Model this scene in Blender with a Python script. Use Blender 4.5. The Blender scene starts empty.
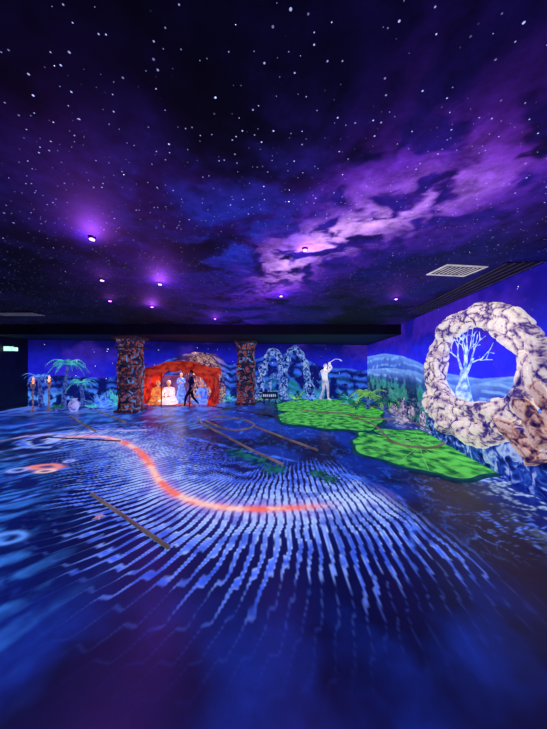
import bpy, math, random
import numpy as np
from mathutils import Vector, Matrix, noise as mn
random.seed(7)
F=250.0; H=1.85; CX=273.5; CY=364.5; CEIL=3.32; SOF=2.95; K=.885
scene=bpy.context.scene
try: scene.view_settings.view_transform='Standard'
except Exception: pass

# ---------- measuring helpers (photo measurements -> metric room positions) ----------
def fl(x,y,z=0.0):
    D=(H-z)*F/(y-CY); return Vector(((x-CX)/F*D,D,z))
def ce(x,y,z=CEIL):
    D=(z-H)*F/(CY-y); return Vector(((x-CX)/F*D,D,z))
def dp(x,y,D): return Vector(((x-CX)/F*D,D,H+(CY-y)/F*D))
def at(x,D): return Vector(((x-CX)/F*D*K,D*K,0))
RW0=3.435; RWS=0.1352
def wr(x,y,off=0.0):
    k=(x-CX)/F; D=(RW0-off)/(k-RWS); return Vector((k*D,D,H+(CY-y)/F*D))
BX=-10.9; BY=11.1; BS=.1955
def backy(x): return BY+BS*(x-BX)
def clampw(q,mg=.03):
    x,y,z=q
    x=min(x,RW0+RWS*y-mg); y=min(y,backy(x)-mg); return (x,y,max(z,0.002))

def s2l(c):
    c=np.asarray(c,dtype=float)/255.0
    return np.where(c<=0.04045,c/12.92,((c+0.055)/1.055)**2.4)
def C(r,g,b):
    v=s2l((r,g,b)); return (float(v[0]),float(v[1]),float(v[2]),1.0)

# ---------- numpy noise ----------
def _h(ix,iy,s):
    v=np.sin(ix*127.1+iy*311.7+s*74.7)*43758.5453
    return v-np.floor(v)
def vn(x,y,s=0):
    ix=np.floor(x); iy=np.floor(y); fx=x-ix; fy=y-iy
    fx=fx*fx*(3-2*fx); fy=fy*fy*(3-2*fy)
    a=_h(ix,iy,s);b=_h(ix+1,iy,s);c=_h(ix,iy+1,s);d=_h(ix+1,iy+1,s)
    return (a*(1-fx)+b*fx)*(1-fy)+(c*(1-fx)+d*fx)*fy
def fbm(x,y,o=5,s=0):
    t=0;a=.5;n=0
    for i in range(o):
        t=t+a*vn(x,y,s+i*3.1); n+=a; x=x*2.03+5.2; y=y*2.03+1.7; a*=.5
    return t/n
def sm(a,b,x):
    t=np.clip((x-a)/(b-a),0,1); return t*t*(3-2*t)
def mixc(a,b,t): return a*(1-t[...,None])+b*t[...,None]
def col(r,g,b): return s2l((r,g,b))

# ---------- materials ----------
def mat(name,c,emis=0.0,rough=.6,metal=0.0,c2=None,nscale=6.0,bump=0.0,ecol=None,detail=6):
    m=bpy.data.materials.new(name); m.use_nodes=True; nt=m.node_tree; b=nt.nodes['Principled BSDF']
    b.inputs['Roughness'].default_value=rough; b.inputs['Metallic'].default_value=metal
    tc=nt.nodes.new('ShaderNodeTexCoord'); n=nt.nodes.new('ShaderNodeTexNoise')
    n.inputs['Scale'].default_value=nscale; n.inputs['Detail'].default_value=detail
    nt.links.new(tc.outputs['Object'],n.inputs['Vector'])
    r=nt.nodes.new('ShaderNodeValToRGB')
    if c2 is None: c2=tuple([x*.6 for x in c[:3]]+[1.0])
    r.color_ramp.elements[0].position=.38; r.color_ramp.elements[1].position=.6
    r.color_ramp.elements[0].color=c2; r.color_ramp.elements[1].color=c
    nt.links.new(n.outputs['Fac'],r.inputs['Fac'])
    nt.links.new(r.outputs['Color'],b.inputs['Base Color'])
    if emis>0:
        if ecol is None: nt.links.new(r.outputs['Color'],b.inputs['Emission Color'])
        else: b.inputs['Emission Color'].default_value=ecol
        b.inputs['Emission Strength'].default_value=emis
    if bump>0:
        bp=nt.nodes.new('ShaderNodeBump'); bp.inputs['Strength'].default_value=bump; bp.inputs['Distance'].default_value=.05
        nt.links.new(n.outputs['Fac'],bp.inputs['Height']); nt.links.new(bp.outputs['Normal'],b.inputs['Normal'])
    return m

def paint(name,es,rough,lo=.6,hi=1.3,ns=5.0,stars=None,spec=.5,base=1.0):
    m=bpy.data.materials.new(name); m.use_nodes=True; nt=m.node_tree; L=nt.links; b=nt.nodes['Principled BSDF']
    b.inputs['Roughness'].default_value=rough; b.inputs['Specular IOR Level'].default_value=spec
    at_=nt.nodes.new('ShaderNodeAttribute'); at_.attribute_name='Col'
    tc=nt.nodes.new('ShaderNodeTexCoord'); n=nt.nodes.new('ShaderNodeTexNoise'); n.inputs['Scale'].default_value=ns; n.inputs['Detail'].default_value=8
    n.inputs['Roughness'].default_value=.65
    L.new(tc.outputs['Object'],n.inputs['Vector'])
    mr=nt.nodes.new('ShaderNodeMapRange'); mr.inputs['From Min'].default_value=.3; mr.inputs['From Max'].default_value=.7
    mr.inputs['To Min'].default_value=lo; mr.inputs['To Max'].default_value=hi
    L.new(n.outputs['Fac'],mr.inputs['Value'])
    vm=nt.nodes.new('ShaderNodeVectorMath'); vm.operation='SCALE'
    L.new(at_.outputs['Color'],vm.inputs[0]); L.new(mr.outputs['Result'],vm.inputs['Scale'])
    vb=nt.nodes.new('ShaderNodeVectorMath'); vb.operation='SCALE'; vb.inputs['Scale'].default_value=base
    L.new(vm.outputs[0],vb.inputs[0]); L.new(vb.outputs[0],b.inputs['Base Color'])
    out=vm.outputs[0]
    if stars:
        for (sc,th,br,cc) in stars:
            v=nt.nodes.new('ShaderNodeTexVoronoi'); v.inputs['Scale'].default_value=sc
            L.new(tc.outputs['Object'],v.inputs['Vector'])
            sp=nt.nodes.new('ShaderNodeSeparateColor'); L.new(v.outputs['Color'],sp.inputs[0])
            m1=nt.nodes.new('ShaderNodeMath'); m1.operation='MULTIPLY'; m1.inputs[1].default_value=th; L.new(sp.outputs[0],m1.inputs[0])
            lt=nt.nodes.new('ShaderNodeMath'); lt.operation='LESS_THAN'; L.new(v.outputs['Distance'],lt.inputs[0]); L.new(m1.outputs[0],lt.inputs[1])
            m2=nt.nodes.new('ShaderNodeMath'); m2.operation='MULTIPLY'; L.new(lt.outputs[0],m2.inputs[0]); L.new(sp.outputs[1],m2.inputs[1])
            m3=nt.nodes.new('ShaderNodeMath'); m3.operation='MULTIPLY'; m3.inputs[1].default_value=br; L.new(m2.outputs[0],m3.inputs[0])
            sv=nt.nodes.new('ShaderNodeVectorMath'); sv.operation='SCALE'; sv.inputs[0].default_value=cc; L.new(m3.outputs[0],sv.inputs['Scale'])
            av=nt.nodes.new('ShaderNodeVectorMath'); av.operation='ADD'; L.new(out,av.inputs[0]); L.new(sv.outputs[0],av.inputs[1]); out=av.outputs[0]
    L.new(out,b.inputs['Emission Color']); b.inputs['Emission Strength'].default_value=es
    return m

# ---------- mesh builder ----------
class MB:
    def __init__(s): s.v=[];s.f=[];s.m=[]
    def add(s,vs,fs,m=0):
        o=len(s.v); s.v+= [tuple(v) for v in vs]; s.f+=[tuple(i+o for i in f) for f in fs]; s.m+=[m]*len(fs)
    def tube(s,pts,rad,seg=8,m=0,closed=False,flat=1.0,up=Vector((0,0,1)),disp=None):
        pts=[Vector(p) for p in pts]; n=len(pts)
        if not hasattr(rad,'__len__'): rad=[rad]*n
        vs=[]
        for i,p in enumerate(pts):
            a=pts[(i-1)%n] if (closed or i>0) else p; b=pts[(i+1)%n] if (closed or i<n-1) else p
            t=(b-a).normalized(); u=up-t*up.dot(t)
            if u.length<.05: u=Vector((1,0,0))-t*t.x
            if u.length<.05: u=Vector((0,1,0))-t*t.y
            u.normalize(); w=t.cross(u)
            for k in range(seg):
                an=2*math.pi*k/seg; r=rad[i]
                q=p+u*math.cos(an)*r*flat+w*math.sin(an)*r
                if disp: q=disp(q,p,an,i/n if closed else i*.004)
                vs.append(q)
        fs=[]
        for i in range(n if closed else n-1):
            j=(i+1)%n
            for k in range(seg):
                k2=(k+1)%seg; fs.append((i*seg+k,i*seg+k2,j*seg+k2,j*seg+k))
        if not closed:
            fs.append(tuple(range(seg-1,-1,-1))); fs.append(tuple((n-1)*seg+k for k in range(seg)))
        s.add(vs,fs,m)
    def blob(s,c,r,m=0,nz=0.0,ns=1.5,seg=16,rings=10,rot=0.0,seed=0):
        vs=[];fs=[]; c=Vector(c)
        for i in range(rings+1):
            th=math.pi*i/rings
            for k in range(seg):
                ph=2*math.pi*k/seg
                d=Vector((math.sin(th)*math.cos(ph),math.sin(th)*math.sin(ph),math.cos(th)))
                f=1+nz*mn.noise(d*ns+Vector((seed,seed*1.7,0)))*2
                q=Vector((d.x*r[0]*f,d.y*r[1]*f,d.z*r[2]*f))
                vs.append(c+Matrix.Rotation(rot,3,'Z')@q)
        for i in range(rings):
            for k in range(seg):
                k2=(k+1)%seg; fs.append((i*seg+k,(i+1)*seg+k,(i+1)*seg+k2,i*seg+k2))
        s.add(vs,fs,m)
    def box(s,a,b,m=0,rot=None,cen=None):
        x0,y0,z0=a;x1,y1,z1=b
        vs=[Vector(p) for p in [(x0,y0,z0),(x1,y0,z0),(x1,y1,z0),(x0,y1,z0),(x0,y0,z1),(x1,y0,z1),(x1,y1,z1),(x0,y1,z1)]]
        if rot is not None: vs=[Matrix.Rotation(rot,3,'Z')@v for v in vs]
        if cen is not None: vs=[v+Vector(cen) for v in vs]
        s.add(vs,[(3,2,1,0),(4,5,6,7),(0,1,5,4),(1,2,6,5),(2,3,7,6),(3,0,4,7)],m)
    def clamp(s,mg=.03): s.v=[clampw(q,mg) for q in s.v]
    def build(s,name,mats,smooth=True,parent=None):
        me=bpy.data.meshes.new(name); me.from_pydata(s.v,[],s.f); me.update()
        for m in mats: me.materials.append(m)
        me.polygons.foreach_set('material_index',s.m)
        me.polygons.foreach_set('use_smooth',[smooth]*len(s.f))
        ob=bpy.data.objects.new(name,me); scene.collection.objects.link(ob)
        if parent: ob.parent=parent
        return ob
def empty(name,loc=(0,0,0),rz=0,sc=1):
    e=bpy.data.objects.new(name,None); e.location=loc; e.rotation_euler=(0,0,rz); e.scale=(sc,)*3
    scene.collection.objects.link(e); return e
def cr(pts,n=12,closed=False):
    pts=[Vector(p) for p in pts]; N=len(pts); out=[]
    R=range(N) if closed else range(N-1)
    for i in R:
        if closed: p0,p1,p2,p3=pts[(i-1)%N],pts[i],pts[(i+1)%N],pts[(i+2)%N]
        else: p0,p1,p2,p3=pts[max(i-1,0)],pts[i],pts[i+1],pts[min(i+2,N-1)]
        for k in range(n):
            t=k/n
            out.append(.5*((2*p1)+(-p0+p2)*t+(2*p0-5*p1+4*p2-p3)*t*t+(-p0+3*p1-3*p2+p3)*t**3))
    if not closed: out.append(pts[-1])
    return out

def grid(name,PX,PY,PZ,colr,m,flip=False):
    r,c=PX.shape
    co=np.stack([PX,PY,PZ],-1).reshape(-1,3).astype(np.float32)
    idx=np.arange(r*c).reshape(r,c)
    q=np.stack([idx[:-1,:-1],idx[:-1,1:],idx[1:,1:],idx[1:,:-1]],-1).reshape(-1,4)
    if flip: q=q[:,::-1]
    me=bpy.data.meshes.new(name); me.vertices.add(len(co)); me.vertices.foreach_set('co',co.ravel())
    me.loops.add(q.size); me.polygons.add(len(q))
    me.loops.foreach_set('vertex_index',np.ascontiguousarray(q.ravel().astype(np.int32)))
    me.polygons.foreach_set('loop_start',np.arange(0,q.size,4,dtype=np.int32))
    me.polygons.foreach_set('loop_total',np.full(len(q),4,dtype=np.int32))
    me.update(calc_edges=True)
    a=me.color_attributes.new('Col','FLOAT_COLOR','POINT')
    cc=np.ones((r*c,4),dtype=np.float32); cc[:,:3]=np.clip(colr.reshape(-1,3),0,4)
    a.data.foreach_set('color',cc.ravel())
    me.materials.append(m)
    ob=bpy.data.objects.new(name,me); scene.collection.objects.link(ob); return ob

def segd(X,Y,pts):
    best=np.full(X.shape,1e9); T=np.zeros(X.shape); S=np.zeros(X.shape); acc=0
    for i in range(len(pts)-1):
        ax,ay=pts[i][0],pts[i][1]; bx,by=pts[i+1][0],pts[i+1][1]
        dx,dy=bx-ax,by-ay; L=math.hypot(dx,dy)
        if L<1e-6: continue
        t=np.clip(((X-ax)*dx+(Y-ay)*dy)/(L*L),0,1)
        d=np.hypot(X-ax-t*dx,Y-ay-t*dy); k=d<best
        best=np.where(k,d,best); T=np.where(k,acc+t*L,T)
        S=np.where(k,np.sign(dx*(Y-ay)-dy*(X-ax)),S); acc+=L
    return best,T,S,acc

# =============== FLOOR ===============
xs=np.concatenate([np.arange(-11,-4.6,.045),np.arange(-4.6,2.4,.016),np.arange(2.4,5.5,.04)])
ys=np.concatenate([np.linspace(-3,.9,20)[:-1],1/np.linspace(1/.9,1/14.4,660)])
XX,YY=np.meshgrid(xs,ys); X=XX/.881; Y=YY/.881
def fs_(x,y): p=fl(x,y); return (p.x/.881,p.y/.881)
n1=fbm(X*.9,Y*.9,5,1); n2=fbm(X*3,Y*3,5,9)
river=[fs_(*p) for p in [(62,438),(85,436),(105,437),(123,442),(139,451),(149,463),(156,476),(168,489),(190,500),(220,507),(260,509),(305,507),(345,503),(372,499),(396,494)]]
river=[(p[0],p[1]) for p in cr([(a,c,0) for a,c in river],5)]
d,T,S,LT=segd(X,Y,river)
e0=fs_(345,503); iE=min(range(len(river)),key=lambda i:(river[i][0]-e0[0])**2+(river[i][1]-e0[1])**2)
LC=sum(math.hypot(river[i+1][0]-river[i][0],river[i+1][1]-river[i][1]) for i in range(iE))
O=np.ones(X.shape+(3,))
base=mixc(col(6,9,46)*O,col(15,40,138)*O,sm(.38,.64,n1))
veins=np.exp(-(np.abs(n2-.5)/.02)**2)*sm(2.4,3.6,Y)
base=base+veins[...,None]*col(24,80,190)*.55
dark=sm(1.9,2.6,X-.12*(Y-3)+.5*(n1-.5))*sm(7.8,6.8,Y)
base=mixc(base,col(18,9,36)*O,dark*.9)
fall2=np.exp(-(d/3.2)**3)*sm(-1.4,-2.8,X)
st2=(.5+.5*np.cos(2*np.pi*(T/.24+2.2*n1+.3*n2)))**1.3
base=mixc(base,mixc(col(8,24,104)*O,col(60,135,250)*O,st2*sm(.36,.6,n2)),fall2*.92)
ex,ey=river[-1]; tail=(T>=LT-1e-4)
PITCH=.112
wob=1.0*(fbm(X*1.4,Y*1.4,3,4)-.5)+.35*(fbm(X*4.5,Y*4.5,3,14)-.5)+.08*np.sin(d*9+T*2)
ang=T/PITCH+wob+(d*.45+.8*d*d)*np.where(S>0,-1,1)*np.where(tail,0,1)
cv=np.cos(2*np.pi*ang)
cell=np.floor(ang+.5); hl=_h(cell,S*0+np.sign(S),3.3)
wid=np.where(S<0,1.2,1.55)+.5*hl; wid=wid*(.75+.25*sm(0,.8,T))
thr=-.75+1.6*np.clip(d/wid,0,1)**1.5
st=sm(0,.45,cv-thr)
near=np.exp(-(d/.6)**1.6)
jag=sm(.3,.6,fbm(X*6,Y*6,4,12))
edge=np.exp(-((cv-thr-.25)/.28)**2)
rib=mixc(col(36,84,240)*O,col(180,215,255)*O,np.clip(near*.8*(.45+jag*.7)+.8*edge*(.35+.75*jag)*np.exp(-(d/1.3)**2),0,1))
gap=mixc(col(6,10,58)*O,col(16,30,124)*O,near)
rays=mixc(gap,rib,st*(.7+.3*jag))
fall=np.exp(-(d/1.8)**6)*np.where(tail,0,1)
fall=fall*(1-sm(LT-.5,LT-.02,T+.15*(n2-.5)))
base=mixc(base,rays,np.clip(fall,0,1))
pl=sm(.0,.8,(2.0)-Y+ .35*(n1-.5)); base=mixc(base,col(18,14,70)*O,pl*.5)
w=.05+.045*fbm(T*3,T*0,2,2)
core=np.exp(-((d+.03*(n2-.5))/w)**2); halo=np.exp(-(d/(w*3.2))**2)
endm=1-sm(LC-1.0,LC+.05,T)
base=mixc(base,col(180,130,220)*O,halo*.5*(.3+.7*st)*(.25+.75*endm)*np.where(tail,0,1))
base=mixc(base,mixc(col(244,112,84)*O,col(255,200,176)*O,sm(.42,.62,n2)),core*endm)
for pts,ww,cc in [([(0,441),(30,436),(62,434),(100,431),(150,430)],.09,(185,175,245)),([(0,452),(25,447),(62,441)],.08,(100,140,245)),
                  ([(60,428),(110,424),(170,421),(230,419)],.09,(80,110,230)),([(0,428),(30,424),(60,420)],.1,(70,110,235)),([(0,460),(40,453),(80,448)],.06,(90,135,245)),([(0,482),(30,474),(70,468),(110,462)],.05,(70,120,240)),([(0,505),(40,494),(90,485)],.04,(70,120,240)),
                  ([(150,432),(200,440),(240,450),(300,462),(350,476),(392,492),(408,512),(412,545)],.04,(60,110,240))]:
    q=[fs_(*p) for p in pts]; q=[(p[0],p[1]) for p in cr([(a,c,0) for a,c in q],5)]
    dd,tt,_,_=segd(X,Y,q); k=np.exp(-((dd+.16*(n2-.5))/ww)**2)*(.3+.7*sm(.35,.6,fbm(X*6,Y*6,3,5)))
    base=mixc(base,col(*cc)*O,k)
for (px,py,rx,ry,cc) in [(46,467,.34,.16,(245,140,130)),(44,471,.2,.1,(250,210,190)),(17,470,.2,.12,(150,170,250)),(70,461,.12,.1,(170,180,255)),(6,538,.22,.12,(90,150,250))]:
    c=fs_(px,py); e=np.hypot((X-c[0])/rx,(Y-c[1])/ry)+.9*(n2-.5)
    base=mixc(base,col(*cc)*O,np.exp(-((e-.75)/.28)**2)*.85)
bd=(RW0+RWS*YY-XX)
def cracks(s,sx,sy,w): return np.exp(-(np.abs(fbm(XX*sx+YY*.6,YY*sy,5,s)-.5)/w)**2)
crk=np.maximum(cracks(21,2.6,1.8,.02),cracks(27,4.5,3.2,.022)*.8)
bk=sm(1.15,.15,bd+.8*(n1-.5))*sm(11,8,YY)
base=mixc(base,mixc(col(14,32,130)*O,col(185,215,255)*O,crk),bk*.9)
crk2=np.maximum(cracks(33,3.4,2.4,.012),cracks(39,5.2,4,.012)*.7)*sm(.40,.56,fbm(XX*1.1,YY*1.1,3,51))*sm(2.2,2.8,YY)
base=base+(crk2*dark*sm(2.8,.6,bd))[...,None]*col(90,130,250)
sp=(vn(X*5,Y*5,44)>.86)&(Y>6.5)
base=base+(sp*sm(.5,.62,n1))[...,None]*col(40,110,220)*.5
farp=sm(9,12,Y)*sm(-1,-4,X); base=mixc(base,mixc(col(14,28,120)*O,col(90,130,240)*O,sm(.45,.6,n2)),farp*.6)
m_floor=paint('floor_uv_paint',1.05,.34,.8,1.15,9,spec=.28,base=.4)
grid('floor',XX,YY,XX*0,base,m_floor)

# =============== CEILING ===============
xs=np.linspace(-11,5.5,640)
ys=np.concatenate([np.linspace(-3,1.2,30)[:-1],1/np.linspace(1/1.2,1/10.4,340)])
X,Y=np.meshgrid(xs,ys); O=np.ones(X.shape+(3,))
wx_=fbm(X*1.3,Y*1.3,6,3)-.5; wy_=fbm(X*1.3+9,Y*1.3,6,5)-.5
U=X+.9*wx_; V=Y+.9*wy_
ax=[(-1.2,9.5),(-.8,7.0),(-.1,5.0),(.4,3.8),(.75,3.0),(1.15,2.4),(1.5,1.9)]
d,T,S,LT=segd(U,V,ax)
n1=fbm(U*1.8,V*1.8,6,7); n2=fbm(U*4.5,V*4.5,7,17); n3=fbm(X*.7,Y*.7,4,27); n4=fbm(X*1.2,Y*1.2,5,61)
base=mixc(col(5,3,16)*O,col(15,9,50)*O,sm(.38,.65,n1))
base=mixc(base,col(16,16,96)*O,sm(.45,.68,n3)*.6*sm(-4,-1,X))
base=mixc(base,col(34,12,80)*O,sm(.48,.66,n4)*.5*sm(-5,-2,X))
hz=np.exp(-(d/1.15)**2)*sm(.28,.66,n1)
base=mixc(base,col(46,22,136)*O,hz*.9)
nb=np.exp(-(d/.6)**2)*sm(.36,.62,n2)*sm(6.5,4,V)
base=mixc(base,col(124,44,206)*O,nb*.95)
core=np.exp(-(d/.34)**2)*sm(.42,.6,n2)*np.exp(-((V-3.3)/1.0)**2)
base=mixc(base,col(236,176,255)*O,np.clip(core*1.15,0,1))
bl=np.exp(-(((X+.45)/.8)**2+((Y-3.0)/.9)**2))*sm(.42,.62,n1)
base=mixc(base,col(26,52,190)*O,bl*.55)
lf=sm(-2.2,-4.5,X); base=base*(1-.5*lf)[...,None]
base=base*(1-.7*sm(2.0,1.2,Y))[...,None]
m_ceil=paint('ceiling_nebula_paint',.95,.75,.45,1.5,7,stars=[(13,.085,2.0,(.45,.5,1)),(7,.04,4,(.75,.75,1)),(26,.15,1.3,(.42,.46,1))],spec=.2,base=.5)
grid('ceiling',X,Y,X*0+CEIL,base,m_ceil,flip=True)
m_black=mat('matte_black_plaster',C(10,9,22),.15,.8,c2=C(4,4,12),nscale=2)
b=MB(); b.box((-10.9,9.15,SOF),(5.5,14.5,CEIL-.005)); b.build('ceiling_soffit',[m_black],False)

# =============== BACK WALL ===============
xs=np.linspace(BX,5.37,760); zs=np.linspace(0,SOF,150)
X,Z=np.meshgrid(xs,zs); Y=backy(X)
px=CX+F*X/Y; py=CY-F*(Z-H)/Y
n1=fbm(X*.7,Z*.9,5,3); n2=fbm(X*3,Z*3,5,8)
O=np.ones(X.shape+(3,))
base=mixc(col(24,28,190)*O,col(12,10,90)*O,sm(1.7,2.9,Z+.6*(n1-.5)))
base=mixc(base,col(80,50,200)*O,sm(.5,.7,n1)*.3)
def outl(pts,px): return np.interp(px,[p[0] for p in pts],[p[1] for p in pts])
h=outl([(0,378),(28,378),(60,375),(100,378),(140,374),(175,356),(195,352),(215,354),(230,364),(245,360),(262,356),(285,352),(300,356),(320,366),(361,370)],px)
hh=py-h
mk=sm(-.3,.5,hh+1.5*(n2-.5))
strata=.5+.5*np.sin(hh*.9+9*n1+3*n2)
base=mixc(base,mixc(col(10,18,96)*O,col(50,96,225)*O,strata*sm(.35,.6,n2)),mk)
wm=np.exp(-((px-200)/20)**4)*mk
base=mixc(base,mixc(col(80,44,90)*O,col(225,160,140)*O,sm(.4,.6,n2)*strata),wm*.8)
gr=sm(388,396,py+3*(n1-.5)); base=mixc(base,mixc(col(8,22,90)*O,col(80,150,240)*O,sm(.52,.62,n2)),gr*.85)
gn=np.exp(-((px-300)/40)**2)*sm(372,382,py)*sm(.45,.55,n2); base=mixc(base,col(30,130,130)*O,gn*.6)
m_wb=paint('wall_back_mural_paint',1.05,.7,.7,1.2,4,stars=[(4,.07,3,(.8,.8,1))],spec=.2,base=.5)
grid('wall_back',X,Y,Z,base,m_wb)

# =============== RIGHT WALL ===============
ys=np.concatenate([np.linspace(-3,2.4,60)[:-1],1/np.linspace(1/2.4,1/14.28,800)]); zs=np.linspace(0,CEIL,220)
Y,Z=np.meshgrid(ys,zs); X=RW0+RWS*Y
Yc=np.clip(Y,2.2,99); px=CX+F*(RW0+RWS*Yc)/Yc; pyh=CY-F*(Z-H)/Yc
n1=fbm(Y*.7,Z*.9,5,3); n2=fbm(Y*2.6,Z*3,6,8); O=np.ones(X.shape+(3,))
base=mixc(col(36,36,230)*O,col(22,14,128)*O,sm(1.9,3.0,Z+.5*(n1-.5)))
base=mixc(base,col(80,40,190)*O,sm(.52,.7,n1)*.35)
def layer(base,pts,c0,c1,fr,s=0,dirn=.5):
    h=outl(pts,px); hh=pyh-h; mk=sm(-.4,.4,hh+.6*(n2-.5))
    w_=hh*fr+(px*dirn*.3)+7*fbm(Y*.8,Z*1.0,3,s)
    strt=sm(-.1,.9,np.sin(w_))
    g=np.exp(-np.clip(hh,0,99)/9)
    o=mixc(mixc(col(*c0)*O,col(*c1)*O,g*.6),col(*c1)*O,strt*sm(.38,.58,n2)*.6)
    return mixc(base,o,mk)
base=layer(base,[(300,366),(335,370),(348,364),(365,357),(385,353.5),(402,356),(418,362),(430,369),(450,374),(480,379),(520,376),(600,372),(800,370)],(26,56,180),(125,175,255),.9,2,.6)
base=layer(base,[(300,370),(335,376),(350,374),(370,369),(395,368),(415,372),(440,380),(460,388),(480,384),(500,381),(520,384),(600,384),(800,384)],(18,44,160),(135,185,255),.8,6,-.5)
base=layer(base,[(300,378),(340,380),(380,382),(430,386),(450,402),(480,414),(560,432),(800,450)],(8,22,92),(80,140,245),.7,11,.4)
ck=lambda s,a,b_,w: np.exp(-(np.abs(fbm(Y*a,Z*b_,5,s)-.5)/w)**2)
bk=sm(1.2,.8,Z+.3*(n1-.5)); cr_=np.maximum(ck(21,2.6,3.4,.02),ck(29,4.6,6,.02)*.8)
base=mixc(base,mixc(col(14,32,130)*O,col(185,215,255)*O,cr_*.95),bk*.92)
base=mixc(base,mixc(col(6,34,50)*O,col(36,130,100)*O,sm(.48,.6,n2)),sm(6,8,Y)*sm(1.5,1.1,Z+.5*(n2-.5))*.75)
m_wr=paint('wall_right_mural_paint',1.08,.7,.75,1.2,4,stars=[(5,.05,3,(.85,.85,1)),(9,.06,1.5,(.6,.6,1))],spec=.2,base=.5)
grid('wall_right',X,Y,Z,base,m_wr,flip=True)
m_dark=mat('dark_navy_wall_paint',C(10,10,44),.25,.7,c2=C(5,5,20),nscale=1.5)
b=MB(); b.box((-11.05,-3,0),(-10.9,11.1,CEIL)); b.build('wall_left',[m_dark],False)
b=MB(); b.box((-11.05,-3.15,0),(3.0,-3.0,CEIL)); b.build('wall_front',[m_dark],False)
m_trim=mat('black_skirting_paint',C(14,12,30),.1,.5)
b=MB(); b.box((-10.9,-2.99,0),(-10.87,11.0,.1)); b.build('baseboard_left',[m_trim],False)

# =============== ROCK ARCH (right) ===============
def rockmat(name,lights,es,sc=3.2,pos=(.36,.43,.5,.62),bump=.7):
    m=bpy.data.materials.new(name); m.use_nodes=True; nt=m.node_tree; L=nt.links; bs=nt.nodes['Principled BSDF']
    tc=nt.nodes.new('ShaderNodeTexCoord'); n=nt.nodes.new('ShaderNodeTexNoise'); n.inputs['Scale'].default_value=sc; n.inputs['Detail'].default_value=9; n.inputs['Distortion'].default_value=1.2
    L.new(tc.outputs['Object'],n.inputs['Vector'])
    r=nt.nodes.new('ShaderNodeValToRGB'); e=r.color_ramp.elements
    e[0].position=pos[0]; e[0].color=lights[0]; e[1].position=pos[3]; e[1].color=lights[3]
    x=e.new(pos[1]); x.color=lights[1]; x=e.new(pos[2]); x.color=lights[2]
    L.new(n.outputs['Fac'],r.inputs['Fac'])
    bp=nt.nodes.new('ShaderNodeBump'); bp.inputs['Strength'].default_value=bump; bp.inputs['Distance'].default_value=.08
    L.new(n.outputs['Fac'],bp.inputs['Height']); L.new(bp.outputs['Normal'],bs.inputs['Normal'])
    L.new(r.outputs['Color'],bs.inputs['Base Color']); L.new(r.outputs['Color'],bs.inputs['Emission Color'])
    bs.inputs['Emission Strength'].default_value=es; bs.inputs['Roughness'].default_value=.8
    return m
def archmat(name,cl,es):  # crev ramp paints blue-violet shadow into the rock colour along crevices
    m=bpy.data.materials.new(name); m.use_nodes=True; nt=m.node_tree; L=nt.links; bs=nt.nodes['Principled BSDF']
    at_=nt.nodes.new('ShaderNodeAttribute'); at_.attribute_name='crev'
    tc=nt.nodes.new('ShaderNodeTexCoord'); n=nt.nodes.new('ShaderNodeTexNoise'); n.inputs['Scale'].default_value=8; n.inputs['Detail'].default_value=9; n.inputs['Distortion'].default_value=1.5
    L.new(tc.outputs['Object'],n.inputs['Vector'])
    mr=nt.nodes.new('ShaderNodeMapRange'); mr.inputs['From Min'].default_value=.3; mr.inputs['From Max'].default_value=.7; mr.inputs['To Min'].default_value=-.34; mr.inputs['To Max'].default_value=.30
    L.new(n.outputs['Fac'],mr.inputs['Value'])
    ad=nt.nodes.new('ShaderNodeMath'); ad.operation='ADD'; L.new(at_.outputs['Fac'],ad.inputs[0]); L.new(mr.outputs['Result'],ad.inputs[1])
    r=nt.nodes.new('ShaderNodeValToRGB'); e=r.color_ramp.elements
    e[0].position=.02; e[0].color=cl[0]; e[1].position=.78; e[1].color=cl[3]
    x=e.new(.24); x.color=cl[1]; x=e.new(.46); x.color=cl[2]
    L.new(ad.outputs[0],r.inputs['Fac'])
    bp=nt.nodes.new('ShaderNodeBump'); bp.inputs['Strength'].default_value=.8; bp.inputs['Distance'].default_value=.07
    L.new(n.outputs['Fac'],bp.inputs['Height']); L.new(bp.outputs['Normal'],bs.inputs['Normal'])
    L.new(r.outputs['Color'],bs.inputs['Base Color']); L.new(r.outputs['Color'],bs.inputs['Emission Color'])
    bs.inputs['Emission Strength'].default_value=es; bs.inputs['Roughness'].default_value=.8
    return m
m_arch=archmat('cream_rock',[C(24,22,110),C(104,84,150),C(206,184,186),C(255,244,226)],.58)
m_strata=archmat('brown_strata_rock',[C(12,12,80),C(90,60,100),C(190,140,126),C(246,216,196)],.48)  # darker, browner rock for the lower right strata
m_bank=rockmat('blue_bank_rock',[C(8,16,90),C(18,44,150),C(50,100,215),C(190,215,255)],.45,5,(.36,.44,.54,.64))
b=MB(); CREV={}
ctr=[(437,374,7),(438,352,8),(448,331,9),(465,319,10),(484,316,11),(503,323,12),(521,340,12),(531,362,12),(531,387,13),(515,408,14),(490,418,13),(466,415,12),(449,403,11),(439,389,8)]
P=[];Rr=[]
for (x,y,r) in ctr:
    p=wr(x,y,.30); P.append(p); Rr.append(r*p.y/F)
Pc=cr(P,28,True); Rc=[]
N=len(P)
for i in range(N):
    for k in range(28): Rc.append(Rr[i]*(1-k/28)+Rr[(i+1)%N]*k/28)
wn=Vector((-1,RWS,0)).normalized()
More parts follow.
